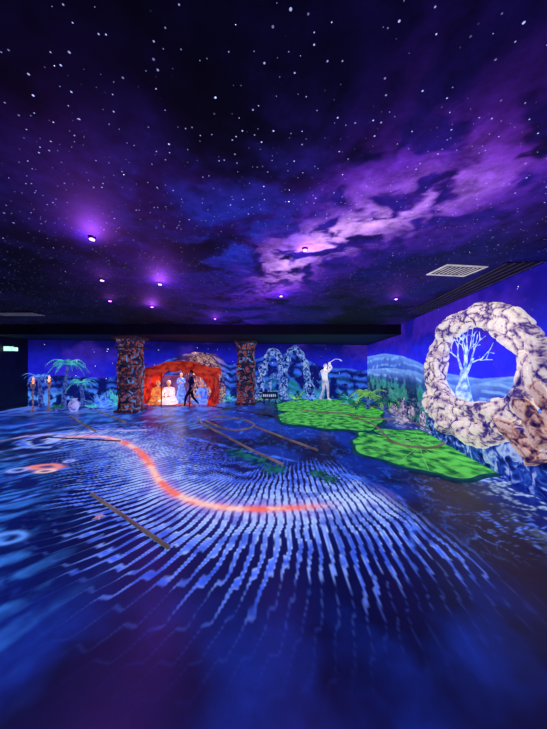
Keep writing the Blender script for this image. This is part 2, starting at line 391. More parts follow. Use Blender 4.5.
def disp(q,p,an,t):
    d=(q-p); L=d.length; dn=d/L
    nz=mn.noise(q*1.6)
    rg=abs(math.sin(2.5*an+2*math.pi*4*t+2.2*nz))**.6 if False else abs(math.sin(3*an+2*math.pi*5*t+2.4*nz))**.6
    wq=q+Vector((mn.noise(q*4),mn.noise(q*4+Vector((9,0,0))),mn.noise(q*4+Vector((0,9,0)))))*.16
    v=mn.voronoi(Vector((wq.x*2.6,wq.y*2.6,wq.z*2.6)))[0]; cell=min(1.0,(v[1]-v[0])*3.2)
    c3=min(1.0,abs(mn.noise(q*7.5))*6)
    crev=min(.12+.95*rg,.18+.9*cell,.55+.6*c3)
    s=.66+.22*rg+.20*cell+.06*c3+.46*mn.noise(q*2.3+Vector((3,8,1)))
    q=p+dn*L*s
    off=(RW0+RWS*q.y)-q.x
    if off<.02: q.x-= (.02-off)
    CREV[(round(q.x,4),round(q.y,4),round(q.z,4))]=crev
    return q
b.tube(Pc,Rc,64,0,True,up=wn,disp=disp)
def strand(pts,off,rs,m=0,seg=36,nn=22):
    P=[];R=[]
    for (x,y),r in zip(pts,rs):
        p=wr(x,y,off); P.append(p); R.append(r*p.y/F)
    Q=cr(P,nn); RR=[]
    for i in range(len(P)-1):
        for k in range(nn): RR.append(R[i]*(1-k/nn)+R[i+1]*k/nn)
    RR.append(R[-1]); b.tube(Q,RR,seg,m,False,up=wn,disp=disp)
strand([(462,317),(480,309),(502,312),(522,328),(538,350),(547,380)],.34,[3,7,9,10,11,9])
strand([(432,356),(432,376),(437,394)],.30,[4,7,6])
strand([(432,392),(438,407),(452,421),(476,431),(503,428),(522,436),(540,456)],.32,[6,11,14,14,13,11,9])
strand([(452,398),(466,407),(484,410),(500,404)],.46,[3,6,6,4])
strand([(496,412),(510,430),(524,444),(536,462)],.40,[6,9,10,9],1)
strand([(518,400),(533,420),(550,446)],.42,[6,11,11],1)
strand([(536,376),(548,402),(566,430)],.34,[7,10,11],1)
strand([(534,352),(550,380),(576,412)],.26,[6,10,12],0)
strand([(541,340),(560,366),(590,396)],.22,[4,8,10],0)
rr_=random.Random(5)
for i in range(15):
    y0=6.3-i*.21; hh=.74+.1*math.sin(i*2.1)
    if y0<3.3: break
    cxx=RW0+RWS*y0-.13
    b.blob((cxx,y0,hh*.42),(.13+.03*rr_.random(),.24,hh*.60),2,.16,2.6,22,16,seed=i*3.3)
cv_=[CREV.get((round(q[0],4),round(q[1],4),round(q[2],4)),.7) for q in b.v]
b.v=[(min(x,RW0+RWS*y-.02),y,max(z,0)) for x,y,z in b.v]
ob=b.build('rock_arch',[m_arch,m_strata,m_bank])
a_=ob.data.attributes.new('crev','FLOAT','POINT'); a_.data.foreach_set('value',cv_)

# ---------- baobab tree seen through the arch ----------
m_tree=mat('pale_blue_bark',C(205,232,255),.85,.7,c2=C(90,140,230),nscale=9)
b=MB(); rnd=random.Random(11)
def branch(p,dirn,L,r,lev):
    pts=[p];q=p.copy();dd=dirn.copy()
    for i in range(4):
        dd=(dd+Vector((rnd.uniform(-.02,.02),rnd.uniform(-.25,.25),rnd.uniform(-.08,.16)))).normalized(); q=q+dd*L/4; pts.append(q.copy())
    for t in pts: t.x=RW0+RWS*t.y-.10
    b.tube(pts,[max(.006,r*(1-.14*i)) for i in range(5)],6,0)
    if lev>0:
        for s in (-1,1):
            a=s*rnd.uniform(.35,.8); y,z=dd.y,dd.z
            nd=Vector((0.0,y*math.cos(a)-z*math.sin(a),y*math.sin(a)+z*math.cos(a))).normalized()
            branch(pts[rnd.choice([3,4])],nd,L*.72,r*.55,lev-1)
root=wr(464,396,.12)
b.tube([root+Vector((0,0,-.2)),root,root+Vector((0,.02,.22)),root+Vector((0,0,.5))],[.22,.16,.11,.07],10,0)
for a in (-.75,-.2,.25,.8): branch(root+Vector((0,0,.42)),Vector((0,math.sin(a),math.cos(a))),.46,.034,3)
for s in(-1,1): b.tube([root+Vector((0,0,-.15)),root+Vector((0,.3*s,-.22))],[.08,.02],6,0)
b.v=[(min(x,RW0+RWS*y-.02),y,z) for x,y,z in b.v]
b.build('baobab_tree',[m_tree])

# =============== GREENS ===============
m_green=mat('uv_green_turf',C(104,232,90),.56,.9,c2=C(12,108,56),nscale=4.5,detail=10)
m_gvein=mat('pad_vein_paint',C(150,235,120),.5,.9)
m_gedge=mat('pad_edge_blue_green',C(14,90,100),.35,.8)
def pad(name,cen,rx,ry,rot,z=.03,lob=5,seed=0,notch=None,nv=18,depth=.5):
    b=MB(); n=160; out=[]
    for i in range(n):
        a=2*math.pi*i/n; r=1+.05*math.sin(lob*a+seed)+.03*math.sin(11*a+seed*2)
        if notch is not None:
            da=(a-notch+math.pi)%(2*math.pi)-math.pi
            r*=1-depth*math.exp(-(da/.1)**2)
        p=Matrix.Rotation(rot,3,'Z')@Vector((rx*r*math.cos(a),ry*r*math.sin(a),0)); out.append(p)
    c=Vector(cen)
    out=[Vector((min(c.x+p.x,RW0+RWS*(c.y+p.y)-.22)-c.x,min(p.y,backy(c.x+p.x)-.05-c.y),0)) for p in out]
    inn=[p*.955 for p in out]
    vs=[c+p+Vector((0,0,z)) for p in inn]+[c+p+Vector((0,0,z)) for p in out]+[c+p*1.012 for p in out]+[c+Vector((0,0,z))]
    b.add(vs,[(i,(i+1)%n,3*n) for i in range(n)],0)
    b.add(vs,[(n+i,n+(i+1)%n,(i+1)%n,i) for i in range(n)],2)
    b.add(vs,[(2*n+i,2*n+(i+1)%n,n+(i+1)%n,n+i) for i in range(n)],2)
    for k in range(nv):
        i=int(n*k/nv); p=out[i]; q=out[(i+3)%n]
        pts=[c+p*t+ (q-p)*(t*t)*.5+Vector((0,0,z+.002)) for t in (.12,.35,.65,.93)]
        b.tube(pts,[.006,.008,.007,.004],4,1,flat=.3)
    return b.build(name,[m_green,m_gvein,m_gedge],False)
pad('putting_green',(2.1,10.1,0),2.15,3.3,-.10,seed=1.0,notch=3.4,depth=.3)
c2=fl(420,449); pad('putting_green',(c2.x+.06,c2.y+.1,0),1.5,1.55,-.3,seed=2.4,notch=2.4,depth=.4)
m_cup=mat('cup_white',C(220,230,240),.3); m_cupd=mat('cup_dark',C(4,10,6),0)
for (x,y) in [(352,408),(408,440)]:
    c=fl(x,y,.034); b=MB(); b.tube([c,c+Vector((0,0,.004))],[.075,.075],20,0); b.tube([c+Vector((0,0,.0045)),c+Vector((0,0,.006))],[.06,.06],20,1); b.build('golf_hole_cup',[m_cup,m_cupd])

# =============== RAILS ===============
m_rail=mat('brass_rail',C(186,170,146),.2,.35,metal=.3,c2=C(136,120,108),nscale=2)
m_rdk=mat('dark_bronze_rail',C(120,90,100),.12,.3,metal=.3,c2=C(70,46,70),nscale=2)
def rail(pts,r=.02,z=.022,m=m_rail,closed=False,straight=False):
    P=[fl(x,y,z) for x,y in pts]; b=MB()
    Q=P if straight else cr(P,10,closed)
    b.tube(Q,r,10,0,closed)
    if not closed:
        for e in (Q[0],Q[-1]): b.blob(e,(r*1.15,r*1.15,r*1.05),0,0,1,10,6)
    return b.build('golf_lane_rail',[m])
rail([(92,494),(168,547)],.022,.024,m_rail,straight=True)
rail([(301,410),(322,412),(345,414),(372,418),(396,419),(402,414),(390,409),(365,406),(340,405)],.03,.062)
rail([(352,417),(372,424),(384,434),(393,442),(415,447),(436,447),(444,441),(438,433),(424,427),(405,419)],.028,.06)
rail([(198,417),(203,424),(222,434),(250,449),(282,464)],.026,.028)
rail([(214,416),(240,419),(254,424),(246,429),(226,429),(206,421)],.028,.03)
rail([(256,427),(285,438),(317,450)],.026,.028)
rail([(70,416),(95,431)],.028,.03,m_rail,straight=True)
rail([(98,411),(125,422)],.028,.03,m_rail,straight=True)
rail([(42,437),(120,441)],.018,.02,m_rdk,straight=True)
rail([(210,406),(262,414),(282,418)],.022,.024,m_rdk)

# =============== plants ===============
m_teal=mat('teal_leaf',C(100,225,215),.55,.7,c2=C(20,110,140),nscale=5)
m_blueleaf=mat('blue_leaf',C(130,190,255),.55,.7,c2=C(34,80,200),nscale=5)
m_greenleaf=mat('green_leaf',C(165,225,115),.5,.7,c2=C(34,125,80),nscale=5)
m_dkleaf=mat('dark_leaf',C(40,145,120),.38,.7,c2=C(8,50,66),nscale=5)
m_trunk=mat('uv_trunk',C(100,130,220),.4,.8,c2=C(30,40,120),nscale=12)
def frond(b,p,az,L,rise,droop,m=0,lw=.16,n=12,wf=1.0):
    pts=[];h=Vector((math.cos(az),math.sin(az),0))
    for i in range(n+1):
        t=i/n; pts.append(Vector(p)+h*L*t*(1-.15*t)+Vector((0,0,rise*L*t-droop*L*t*t)))
    b.tube(pts,[.018*(1-.8*i/n) for i in range(n+1)],4,m)
    sd=Vector((-h.y,h.x,0))
    for i in range(1,n+1):
        t=i/n; w=lw*L*math.sin(math.pi*min(1,t*.9+.08))**.7*wf
        f=(pts[i]-pts[i-1])
        for s in (-1,1):
            a=pts[i-1]; bb=pts[i-1]+f*.8; tip=pts[i-1]+sd*s*w+f*1.3+Vector((0,0,-w*.35))
            b.add([a,bb,tip],[(0,1,2)],m)
def palm(loc,h,L,n,ml=m_teal,name='palm_tree',seed=1):
    r=random.Random(seed); b=MB(); loc=Vector(loc); lean=r.uniform(-.2,.2)
    P=[loc+Vector((lean*(i/8)**2,0,h*i/8)) for i in range(9)]
    b.tube(P,[.09*(1-.055*i) for i in range(9)],8,1)
    for i in range(1,12):
        t=i/12; c=loc+Vector((lean*t*t,0,h*t)); b.tube([c,c+Vector((0,0,.03))],[.10-.04*t,.09-.04*t],8,1)
    for i in range(n):
        a=2*math.pi*i/n+r.uniform(-.2,.2); frond(b,P[-1],a,L*r.uniform(.85,1.1),r.uniform(.4,1.1),r.uniform(.8,1.2),0)
    b.clamp(); return b.build(name,[ml,m_trunk],False)
def bush(loc,L,n,ml=m_teal,name='fern_bush',seed=1,wf=1.2):
    r=random.Random(seed); b=MB(); loc=Vector(loc)
    b.blob(loc+Vector((0,0,.05)),(.12,.12,.1),1)
    for i in range(n):
        a=2*math.pi*i/n+r.uniform(-.3,.3); frond(b,loc+Vector((0,0,.05)),a,L*r.uniform(.7,1.1),r.uniform(.7,1.5),r.uniform(.5,1.0),0,.2,10,wf)
    b.clamp(); return b.build(name,[ml,m_trunk],False)
def agave(loc,L,n,ml=m_blueleaf,name='agave_plant',seed=1):
    r=random.Random(seed); b=MB(); loc=Vector(loc)
    for i in range(n):
        a=2.4*i; el=.3+1.1*i/n; h=Vector((math.cos(a)*math.cos(el),math.sin(a)*math.cos(el),math.sin(el))); sd=Vector((-math.sin(a),math.cos(a),0))
        l=L*r.uniform(.8,1.05); w=.09*L/.6
        vs=[loc+sd*w*.6,loc-sd*w*.6,loc+h*l*.45+sd*w,loc+h*l*.45-sd*w,loc+h*l,loc+h*l*.45-Vector((0,0,.04)),loc-Vector((0,0,.0))]
        b.add(vs,[(0,6,5,2),(6,1,3,5),(2,5,4),(5,3,4)],0)
    b.clamp(); return b.build(name,[ml],False)
palm(at(64,12.0),1.85,.85,14,m_teal,seed=2)
palm(at(41,12.3),1.3,.6,12,m_blueleaf,seed=3)
palm(at(83,12.3),1.05,.7,12,m_teal,seed=4)
palm(at(222,13.9),1.35,.55,11,m_blueleaf,seed=5)
agave(at(102,12.0),.8,22,m_blueleaf,seed=2)
agave(at(114,12.6),.85,18,m_teal,seed=3)
bush(at(92,11.4),.4,12,m_teal,seed=4)
bush(at(57,11.2),.38,10,m_dkleaf,seed=14)
for i,(x,D,L,m) in enumerate([(228,13.7,.5,m_teal),(264,14.0,.5,m_greenleaf),(276,13.9,.45,m_teal),(296,14.2,.55,m_greenleaf),(311,14.3,.5,m_blueleaf),(345,13.9,.7,m_dkleaf),(352,12.6,.75,m_teal)]):
    bush(at(x,D),L,12,m,seed=20+i)
palm(at(368,11.6),.55,.95,17,m_greenleaf,name='sago_palm',seed=9)
palm(at(386,10.4),.45,.7,14,m_dkleaf,name='sago_palm',seed=10)
bush(at(356,12.2),.9,12,m_dkleaf,seed=31)
bush(fl(401,409),.66,14,m_greenleaf,seed=32)
bush(fl(417,414),.62,14,m_greenleaf,seed=33)
bush(fl(429,422),.42,10,m_dkleaf,seed=34)
for i,(x,y,L,m) in enumerate([(245,456,.42,m_dkleaf),(262,461,.4,m_dkleaf),(275,470,.35,m_dkleaf),(318,474,.26,m_dkleaf),(330,480,.26,m_dkleaf),(235,452,.3,m_dkleaf)]):
    b=MB(); c=fl(x,y)
    for k in range(9):
        frond(b,c+Vector((0,0,.02)),2*math.pi*k/9+i,L*.9,.02,.01,0,.22,8,1.0)
    b.v=[(x_,y_,max(.003,z_)) for x_,y_,z_ in b.v]
    b.build('water_fern',[m],False)
b=MB(); c=fl(99,517); vs=[];n=10
for k in range(n):
    a=2*math.pi*k/n+.3; r=.08 if k%2==0 else .028; vs.append(c+Vector((r*math.cos(a),r*math.sin(a),.004)))
vs.append(c+Vector((0,0,.03)))
b.add(vs,[(k,(k+1)%n,n) for k in range(n)],0); b.build('starfish',[mat('starfish_cream',C(230,190,200),.4)],False)

m_boul=rockmat('boulder_rock',[C(30,26,90),C(90,84,150),C(180,165,190),C(240,230,230)],.45,6)
for i,(x,y,r,h) in enumerate([(409,417,.36,.55),(421,421,.30,.45),(397,414,.28,.3),(433,427,.26,.36),(403,423,.2,.17),(443,437,.2,.3)]):
    b=MB(); c=fl(x,y); b.blob((c.x,c.y,h*.55),(r,r*.75,h*.62),0,.2,2,24,16,seed=i*5+2)
    b.clamp(); b.build('boulder',[m_boul])

# =============== TORCHES, POT ===============
m_flame=mat('torch_flame',C(255,200,150),1.4,.5,c2=C(255,120,70),nscale=8)
m_tpole=mat('torch_bamboo',C(190,150,150),.35,.6,c2=C(100,76,110),nscale=15)
for x,D,h in [(33,11.2,1.3),(49,11.4,1.35)]:
    b=MB(); c=at(x,D)
    b.tube([c,c+Vector((0,0,h*.72))],[.03,.025],8,0)
    b.tube([c+Vector((0,0,h*.68)),c+Vector((0,0,h*.76)),c+Vector((0,0,h*.84))],[.03,.07,.09],10,0)
    b.tube([c+Vector((0,0,h*.84)),c+Vector((0,0,h*.9)),c+Vector((.02,0,h*.97)),c+Vector((0,0,h*1.05))],[.05,.065,.04,.008],8,1)
    b.tube([c,c+Vector((0,0,.05))],[.12,.09],10,0)
    b.build('tiki_torch',[m_tpole,m_flame])
b=MB(); c=at(74,11.2)
b.tube([c,c+Vector((0,0,.05)),c+Vector((0,0,.22)),c+Vector((0,0,.37)),c+Vector((0,0,.44)),c+Vector((0,0,.5))],[.1,.13,.2,.15,.09,.13],18,0)
b.build('clay_urn',[mat('glazed_urn',C(190,200,255),.6,.4,c2=C(110,100,210))])

# =============== COLUMNS ===============
m_colm=bpy.data.materials.new('carved_column'); m_colm.use_nodes=True; nt=m_colm.node_tree; L_=nt.links; bs=nt.nodes['Principled BSDF']
tc=nt.nodes.new('ShaderNodeTexCoord'); n=nt.nodes.new('ShaderNodeTexNoise'); n.inputs['Scale'].default_value=4.0; n.inputs['Detail'].default_value=6; n.inputs['Distortion'].default_value=2
L_.new(tc.outputs['Object'],n.inputs['Vector']); r=nt.nodes.new('ShaderNodeValToRGB'); e=r.color_ramp.elements
e[0].position=.36; e[0].color=C(10,8,26); e[1].position=.66; e[1].color=C(80,170,230)
for p,c in [(.44,C(24,50,90)),(.49,C(34,22,44)),(.55,C(190,86,40)),(.59,C(40,70,110))]:
    x=e.new(p); x.color=c
L_.new(n.outputs['Fac'],r.inputs['Fac']); L_.new(r.outputs['Color'],bs.inputs['Base Color']); L_.new(r.outputs['Color'],bs.inputs['Emission Color'])
bs.inputs['Emission Strength'].default_value=.5; bs.inputs['Roughness'].default_value=.7
m_band=mat('column_band',C(90,62,66),.22,.6,c2=C(20,18,48),nscale=12)
def column(x,D,w):
    b=MB(); c=at(x,D); hw=w/2; seg=32; rows=40; vs=[]; fs=[]
    for i in range(rows+1):
        t=i/rows; z=SOF*t
        k=1+.12*math.exp(-(t/.05)**2)+.16*float(sm(.86,.97,np.array(t)))-.05*math.sin(t*9)
        for j in range(seg):
            a=2*math.pi*j/seg; cc,ss=math.cos(a),math.sin(a)
            q=(abs(cc)**6+abs(ss)**6)**(-1/6)
            f=hw*q*float(k)*(1+.10*mn.noise(Vector((cc*3,ss*3,z*3+x))))
            vs.append(c+Vector((f*cc,f*ss,z)))
    for i in range(rows):
        for j in range(seg):
            j2=(j+1)%seg; fs.append((i*seg+j,i*seg+j2,(i+1)*seg+j2,(i+1)*seg+j))
    b.add(vs,fs,0)
    for z,h,k in [(0,.1,1.12),(SOF*.3,.05,1.06),(SOF*.62,.05,1.06),(SOF*.84,.06,1.1),(SOF-.12,.118,1.25)]:
        b.box((-hw*k,-hw*k,z),(hw*k,hw*k,z+h),1,cen=c)
    for z0 in (SOF*.38,SOF*.68):
        y=-hw*1.05
        b.blob(c+Vector((0,y,z0+.12)),(.07,.08,.16),0)
        for s in (-1,1):
            b.tube([c+Vector((s*.06,y-.02,z0+.3)),c+Vector((s*.18,y-.04,z0+.34)),c+Vector((s*.3,y,z0+.25))],[.035,.04,.02],8,1)
            b.blob(c+Vector((s*.17,y,z0+.2)),(.07,.05,.045),1)
        b.tube([c+Vector((-.2,y,z0-.08)),c+Vector((0,y-.04,z0-.12)),c+Vector((.2,y,z0-.08))],[.025,.04,.025],8,1)
    b.build('carved_column',[m_colm,m_band])
column(131,11.2,.76); column(246,13.3,.80)

# =============== NOMAD TENT ===============
m_tent=mat('orange_canvas',C(250,80,44),.40,.8,c2=C(160,24,28),nscale=3)
m_tin=mat('tent_lining',C(150,120,190),.22,.8,c2=C(90,50,120),nscale=2)
m_pole=mat('tent_pole_wood',C(120,60,40),.15,.6)
T=empty('nomad_tent',at(180,13.0),0,K)
def cloth(name,fn,nu,nv,m):
    b=MB(); vs=[fn(i/nu,j/nv) for j in range(nv+1) for i in range(nu+1)]; fs=[]
    for j in range(nv):
        for i in range(nu):
            a=j*(nu+1)+i; fs.append((a,a+1,a+nu+2,a+nu+1))
    b.add(vs,fs,0); o=b.build(name,[m],True,T); sd=o.modifiers.new('thick','SOLIDIFY'); sd.thickness=.02; return o
W=1.95
def roof(u,v):
    x=(u*2-1)*W*1.05; yv=(v*2-1)*.65
    ax_=abs(u*2-1)
    z=2.38-.46*ax_**1.2-.34*abs(yv/.65)**1.3-.08*abs(math.sin(u*math.pi*3))
    return Vector((x,yv,z))
cloth('roof',roof,60,10,m_tent)
def val(u,v):
    x=(u*2-1)*W*1.05; z=roof(u,0).z-v*(.12+.14*abs(math.sin(u*math.pi*7)))
    return Vector((x,-.67-.02*math.sin(u*60),z))
cloth('valance',val,90,3,m_tent)
for s,nm in ((-1,'rear_drape_left'),(1,'rear_drape_right')):
    cloth(nm,lambda u,v,s=s:Vector((s*(W*.98-u*(.25+.7*v**1.5)),.6+.04*math.sin(u*26),.01+v*(roof(.5+s*.5*(1-u*.6),1).z-.05))),30,12,m_tent)
cloth('lining_rear',lambda u,v:Vector(((u*2-1)*W*.9,.64,.01+v*1.5)),30,4,m_tin)
for s,nm in ((-1,'curtain_left'),(1,'curtain_right')):
    def cur(u,v,s=s):
        z=.01+v*1.62; pin=math.exp(-((z-.8)/.35)**2)
        return Vector((s*(W*.98+.1*(1-v)-u*(.42-.30*pin+.25*v*v)),-.62+.05*math.sin(u*22),z))
    cloth(nm,cur,24,16,m_tent)
    def side(u,v,s=s): return Vector((s*W*.98,-.6+u*1.2,.01+v*(1.72-.25*abs(u*2-1)**1.5)))
    cloth(nm.replace('curtain','side'),side,10,6,m_tent)
b=MB()
for x in (-W*.98,-W*.36,W*.36,W*.98):
    zt=roof((x/W/1.05+1)/2,0).z-.02
    b.tube([(x,-.6,0),(x,-.6,zt)],.03,8,0)
b.tube([(0,0.4,0),(0,0.4,2.0)],.03,8,0)
b.build('poles',[m_pole],True,T)
b=MB(); b.box((-1.6,-.5,0.0),(1.6,.5,.05),0); b.build('rug',[mat('tent_rug',C(230,120,90),.4,.9,c2=C(120,40,90),nscale=8)],False,T)

# =============== PEOPLE ===============
def human(name,J,loc,rz,sc,mats,bonem,look=0.0,hair=True,hands=True):
    E=empty(name,loc,rz,sc*K)
    bones=[('pel','sp'),('sp','ch'),('ch','nk'),('nk','hd'),('ch','shl'),('ch','shr'),('shl','ell'),('ell','wrl'),('wrl','hal'),('shr','elr'),('elr','wrr'),('wrr','har'),
           ('pel','hil'),('pel','hir'),('hil','knl'),('knl','anl'),('anl','tol'),('hir','knr'),('knr','anr'),('anr','tor')]
    rad={'pel':.135,'sp':.125,'ch':.14,'nk':.055,'hd':.05,'shl':.07,'shr':.07,'ell':.045,'elr':.045,'wrl':.03,'wrr':.03,'hal':.034,'har':.034,
         'hil':.095,'hir':.095,'knl':.062,'knr':.062,'anl':.042,'anr':.042,'tol':.035,'tor':.035}
    ks=list(rad.keys()); vs=[Vector(J[k]) for k in ks]; ed=[(ks.index(a),ks.index(c)) for a,c in bones]
    for (a,c,k,r) in [('shl','ell',.35,.058),('shr','elr',.35,.058),('ell','wrl',.3,.045),('elr','wrr',.3,.045),('hil','knl',.4,.085),('hir','knr',.4,.085),('knl','anl',.3,.06),('knr','anr',.3,.06)]:
        i=len(vs); vs.append(vs[ks.index(a)].lerp(vs[ks.index(c)],k)); ks.append(a+c); rad[a+c]=r
        ed.remove((ks.index(a),ks.index(c))); ed+= [(ks.index(a),i),(i,ks.index(c))]
    me=bpy.data.meshes.new('body_s'); me.from_pydata(vs,ed,[]); me.update()
    ob=bpy.data.objects.new('body_s',me); scene.collection.objects.link(ob)
    md=ob.modifiers.new('s','SKIN'); md.use_smooth_shade=True
    sv=me.skin_vertices[0].data
    for i,k in enumerate(ks):
        r=rad[k]; sv[i].radius=(r,r*(.8 if k in('ch','sp','pel') else 1)); sv[i].use_root=(k=='pel')
    ob.modifiers.new('ss','SUBSURF').levels=2
    dg=bpy.context.evaluated_depsgraph_get(); nm=bpy.data.meshes.new_from_object(ob.evaluated_get(dg))
    bpy.data.objects.remove(ob); nm.name='body'
    nm.materials.clear()
    for m in mats: nm.materials.append(m)
    for p in nm.polygons:
        c=p.center; bd=1e9; bi=0
        for a,d_ in bones:
            A=Vector(J[a]);B=Vector(J[d_]); ab=B-A; t=max(0,min(1,(c-A).dot(ab)/ab.length_squared)); dd=(c-A-ab*t).length
            if dd<bd: bd=dd;bi=bonem.get(a+'-'+d_,bonem.get('*',0))
        p.material_index=bi; p.use_smooth=True
    body=bpy.data.objects.new('body',nm); scene.collection.objects.link(body); body.parent=E
    hd=Vector(J['hd']); b=MB(); R=Matrix.Rotation(look,3,'Z')
    seg,rg=24,20; vv=[];ff=[]
    for i in range(rg+1):
        th=math.pi*i/rg
        for k in range(seg):
            ph=2*math.pi*k/seg; x=math.sin(th)*math.cos(ph); y=math.sin(th)*math.sin(ph); z=math.cos(th)
            w=1-.28*max(0,-z)**1.2
            q=Vector((x*.076*w,y*.095*(1-.15*max(0,-z)),z*.118))
            if y<0:
                q.y-=.022*math.exp(-((x/.16)**2+((z+.12)/.18)**2))
                q.y-=.008*math.exp(-((x/.3)**2+((z+.45)/.08)**2))
                q.y+=.010*math.exp(-(((abs(x)-.38)/.18)**2+((z-.08)/.12)**2))
                q.y-=.008*math.exp(-((x/.3)**2+((z+.8)/.15)**2))
            vv.append(hd+R@(q+Vector((0,-.012,.09))))
    for i in range(rg):
        for k in range(seg):
            k2=(k+1)%seg; ff.append((i*seg+k,(i+1)*seg+k,(i+1)*seg+k2,i*seg+k2))
    b.add(vv,ff,0)
    for s in (-1,1):
        b.blob(hd+R@Vector((s*.078,.0,.085)),(.012,.022,.032),0,0,1,8,6)
        b.blob(hd+R@Vector((s*.03,-.092,.1)),(.012,.008,.008),1,0,1,8,6)
    b.tube([hd+R@Vector((x,-.1,.045)) for x in (-.02,0,.02)],[.003,.005,.003],6,2)
    b.build('head',[mats[0],m_eye,m_lip],True,E)
    if hair:
        b=MB(); vv=[];ff=[]
        for i in range(13):
            th=math.pi*.62*i/12
            for k in range(seg):
                ph=2*math.pi*k/seg; x=math.sin(th)*math.cos(ph); y=math.sin(th)*math.sin(ph); z=math.cos(th)
                if y<-.25 and z<.45: z=.45+(z-.45)*.1
                vv.append(hd+R@Vector((x*.086,y*.104+.004,z*.128+.09)))
        for i in range(12):
            for k in range(seg):
                k2=(k+1)%seg; ff.append((i*seg+k,(i+1)*seg+k,(i+1)*seg+k2,i*seg+k2))
        b.add(vv,ff,0); b.build('hair',[mats[-1]],True,E)
    if hands:
        b=MB()
        for s in ('l','r'):
            w=Vector(J['wr'+s]); h=Vector(J['ha'+s]); d=(h-w).normalized()
            sd=d.cross(Vector((0,1,0)))
            if sd.length<.1: sd=d.cross(Vector((1,0,0)))
            sd.normalize(); nn=d.cross(sd)
            for k,(o,l) in enumerate([(-.028,.062),(-.010,.074),(.009,.07),(.027,.055)]):
                p=h+sd*o; pts=[p,p+d*l*.45+nn*.006,p+d*l*.75+nn*.022,p+d*l*.85+nn*.042]
                b.tube(pts,[.010,.0095,.0085,.006],7,0)
            p=w.lerp(h,.4)+sd*-.03; b.tube([p,p+d*.03-sd*.028,p+d*.062-sd*.03+nn*.012],[.013,.011,.008],7,0)
        b.build('fingers',[mats[0]],True,E)
    b=MB()
    for s in('l','r'):
        a=Vector(J['an'+s]);t=Vector(J['to'+s]); d=(t-a); d.z=0
        if d.length>.02:
            d.normalize()
            b.tube([a-d*.05+Vector((0,0,-.03)),a+d*.03+Vector((0,0,-.035)),t+Vector((0,0,0)),t+d*.05],[.045,.05,.042,.02],10,0,flat=.8)
    if len(b.v): b.build('shoes',[mats[-2] if len(mats)>2 else mats[0]],True,E)
    return E
m_eye=mat('eye_dark',C(20,16,30),0,.3); m_lip=mat('lip_tone',C(150,70,80),.1,.5)
stand=dict(pel=(0,0,.95),sp=(0,0,1.12),ch=(0,.01,1.35),nk=(0,.01,1.50),hd=(0,0,1.57),
  shl=(.18,.01,1.43),shr=(-.18,.01,1.43),ell=(.24,.02,1.13),elr=(-.24,.02,1.13),wrl=(.25,-.08,.88),wrr=(-.25,-.08,.88),hal=(.25,-.11,.8),har=(-.25,-.11,.8),
  hil=(.1,0,.9),hir=(-.1,0,.9),knl=(.1,-.02,.5),knr=(-.1,-.02,.5),anl=(.1,.02,.09),anr=(-.1,.02,.09),tol=(.11,-.13,.04),tor=(-.11,-.13,.04))
m_white=mat('white_statue',C(255,248,250),.7,.6,c2=C(215,205,235),nscale=3)
m_wtone=mat('statue_pale_lilac',C(225,215,240),.55,.6,c2=C(160,150,210),nscale=3)  # slightly darker tone for the legs, shoes and hair
G=dict(stand); G.update(shl=(.17,-.05,1.43),shr=(-.15,.08,1.42),ell=(.26,-.20,1.58),elr=(.06,-.16,1.40),wrl=(.20,-.12,1.76),wrr=(.16,-.13,1.70),hal=(.20,-.08,1.80),har=(.16,-.09,1.76),
   hd=(.01,-.02,1.57),knl=(.14,-.03,.5),anl=(.17,.0,.09),tol=(.24,-.12,.04),hir=(-.08,.02,.9),knr=(-.13,-.12,.52),anr=(-.24,.04,.14),tor=(-.22,-.09,.04))
g=human('golfer_statue',G,fl(325,400.3,.03),.25,1.18,[m_white,m_wtone,m_wtone,m_wtone],{'*':0,'pel-hil':1,'pel-hir':1,'hil-knl':1,'hir-knr':1,'knl-anl':1,'knr-anr':1},look=.5)
b=MB(); b.tube([(.14,-.1,1.70),(.24,-.08,1.86),(.62,.12,2.02),(.95,.3,2.0)],[.018,.016,.013,.012],8,0)
b.tube([(.95,.3,2.0),(1.0,.3,1.97),(1.03,.22,1.92)],[.02,.035,.02],8,0); b.build('golf_club',[m_white],True,g)
m_skin=mat('skin',C(190,140,150),.2,.6); m_shirt=mat('navy_shirt',C(30,40,120),.08,.8,c2=C(12,14,60)); m_pants=mat('dark_trousers',C(12,10,34),.03,.8); m_shoe=mat('pale_shoes',C(150,160,220),.4,.6); m_hair=mat('dark_hair',C(18,12,20),0,.6)
Wk=dict(stand); Wk.update(ell=(.24,.12,1.15),wrl=(.25,.05,.91),hal=(.25,.01,.84),elr=(-.24,-.1,1.16),wrr=(-.22,-.28,1.0),har=(-.21,-.34,.95),
   knl=(.1,-.24,.53),anl=(.1,-.30,.10),tol=(.1,-.44,.07),knr=(-.1,.08,.5),anr=(-.1,.36,.16),tor=(-.1,.26,.04))
human('walking_visitor',Wk,fl(191,407.6),-1.15,1.02,[m_skin,m_shirt,m_pants,m_shoe,m_hair],{'*':1,'ell-wrl':0,'elr-wrr':0,'wrl-hal':0,'wrr-har':0,'nk-hd':0,'pel-hil':2,'pel-hir':2,'hil-knl':2,'hir-knr':2,'knl-anl':2,'knr-anr':2,'anl-tol':3,'anr-tor':3})
m_rb=mat('blue_robe',C(130,180,255),.65,.8,c2=C(60,90,230)); m_rw=mat('white_robe',C(255,245,240),.8,.8,c2=C(230,205,220)); m_ro=mat('ochre_robe',C(255,180,90),.55,.8,c2=C(200,80,60)); m_skl=mat('warm_skin',C(240,180,140),.45,.6)
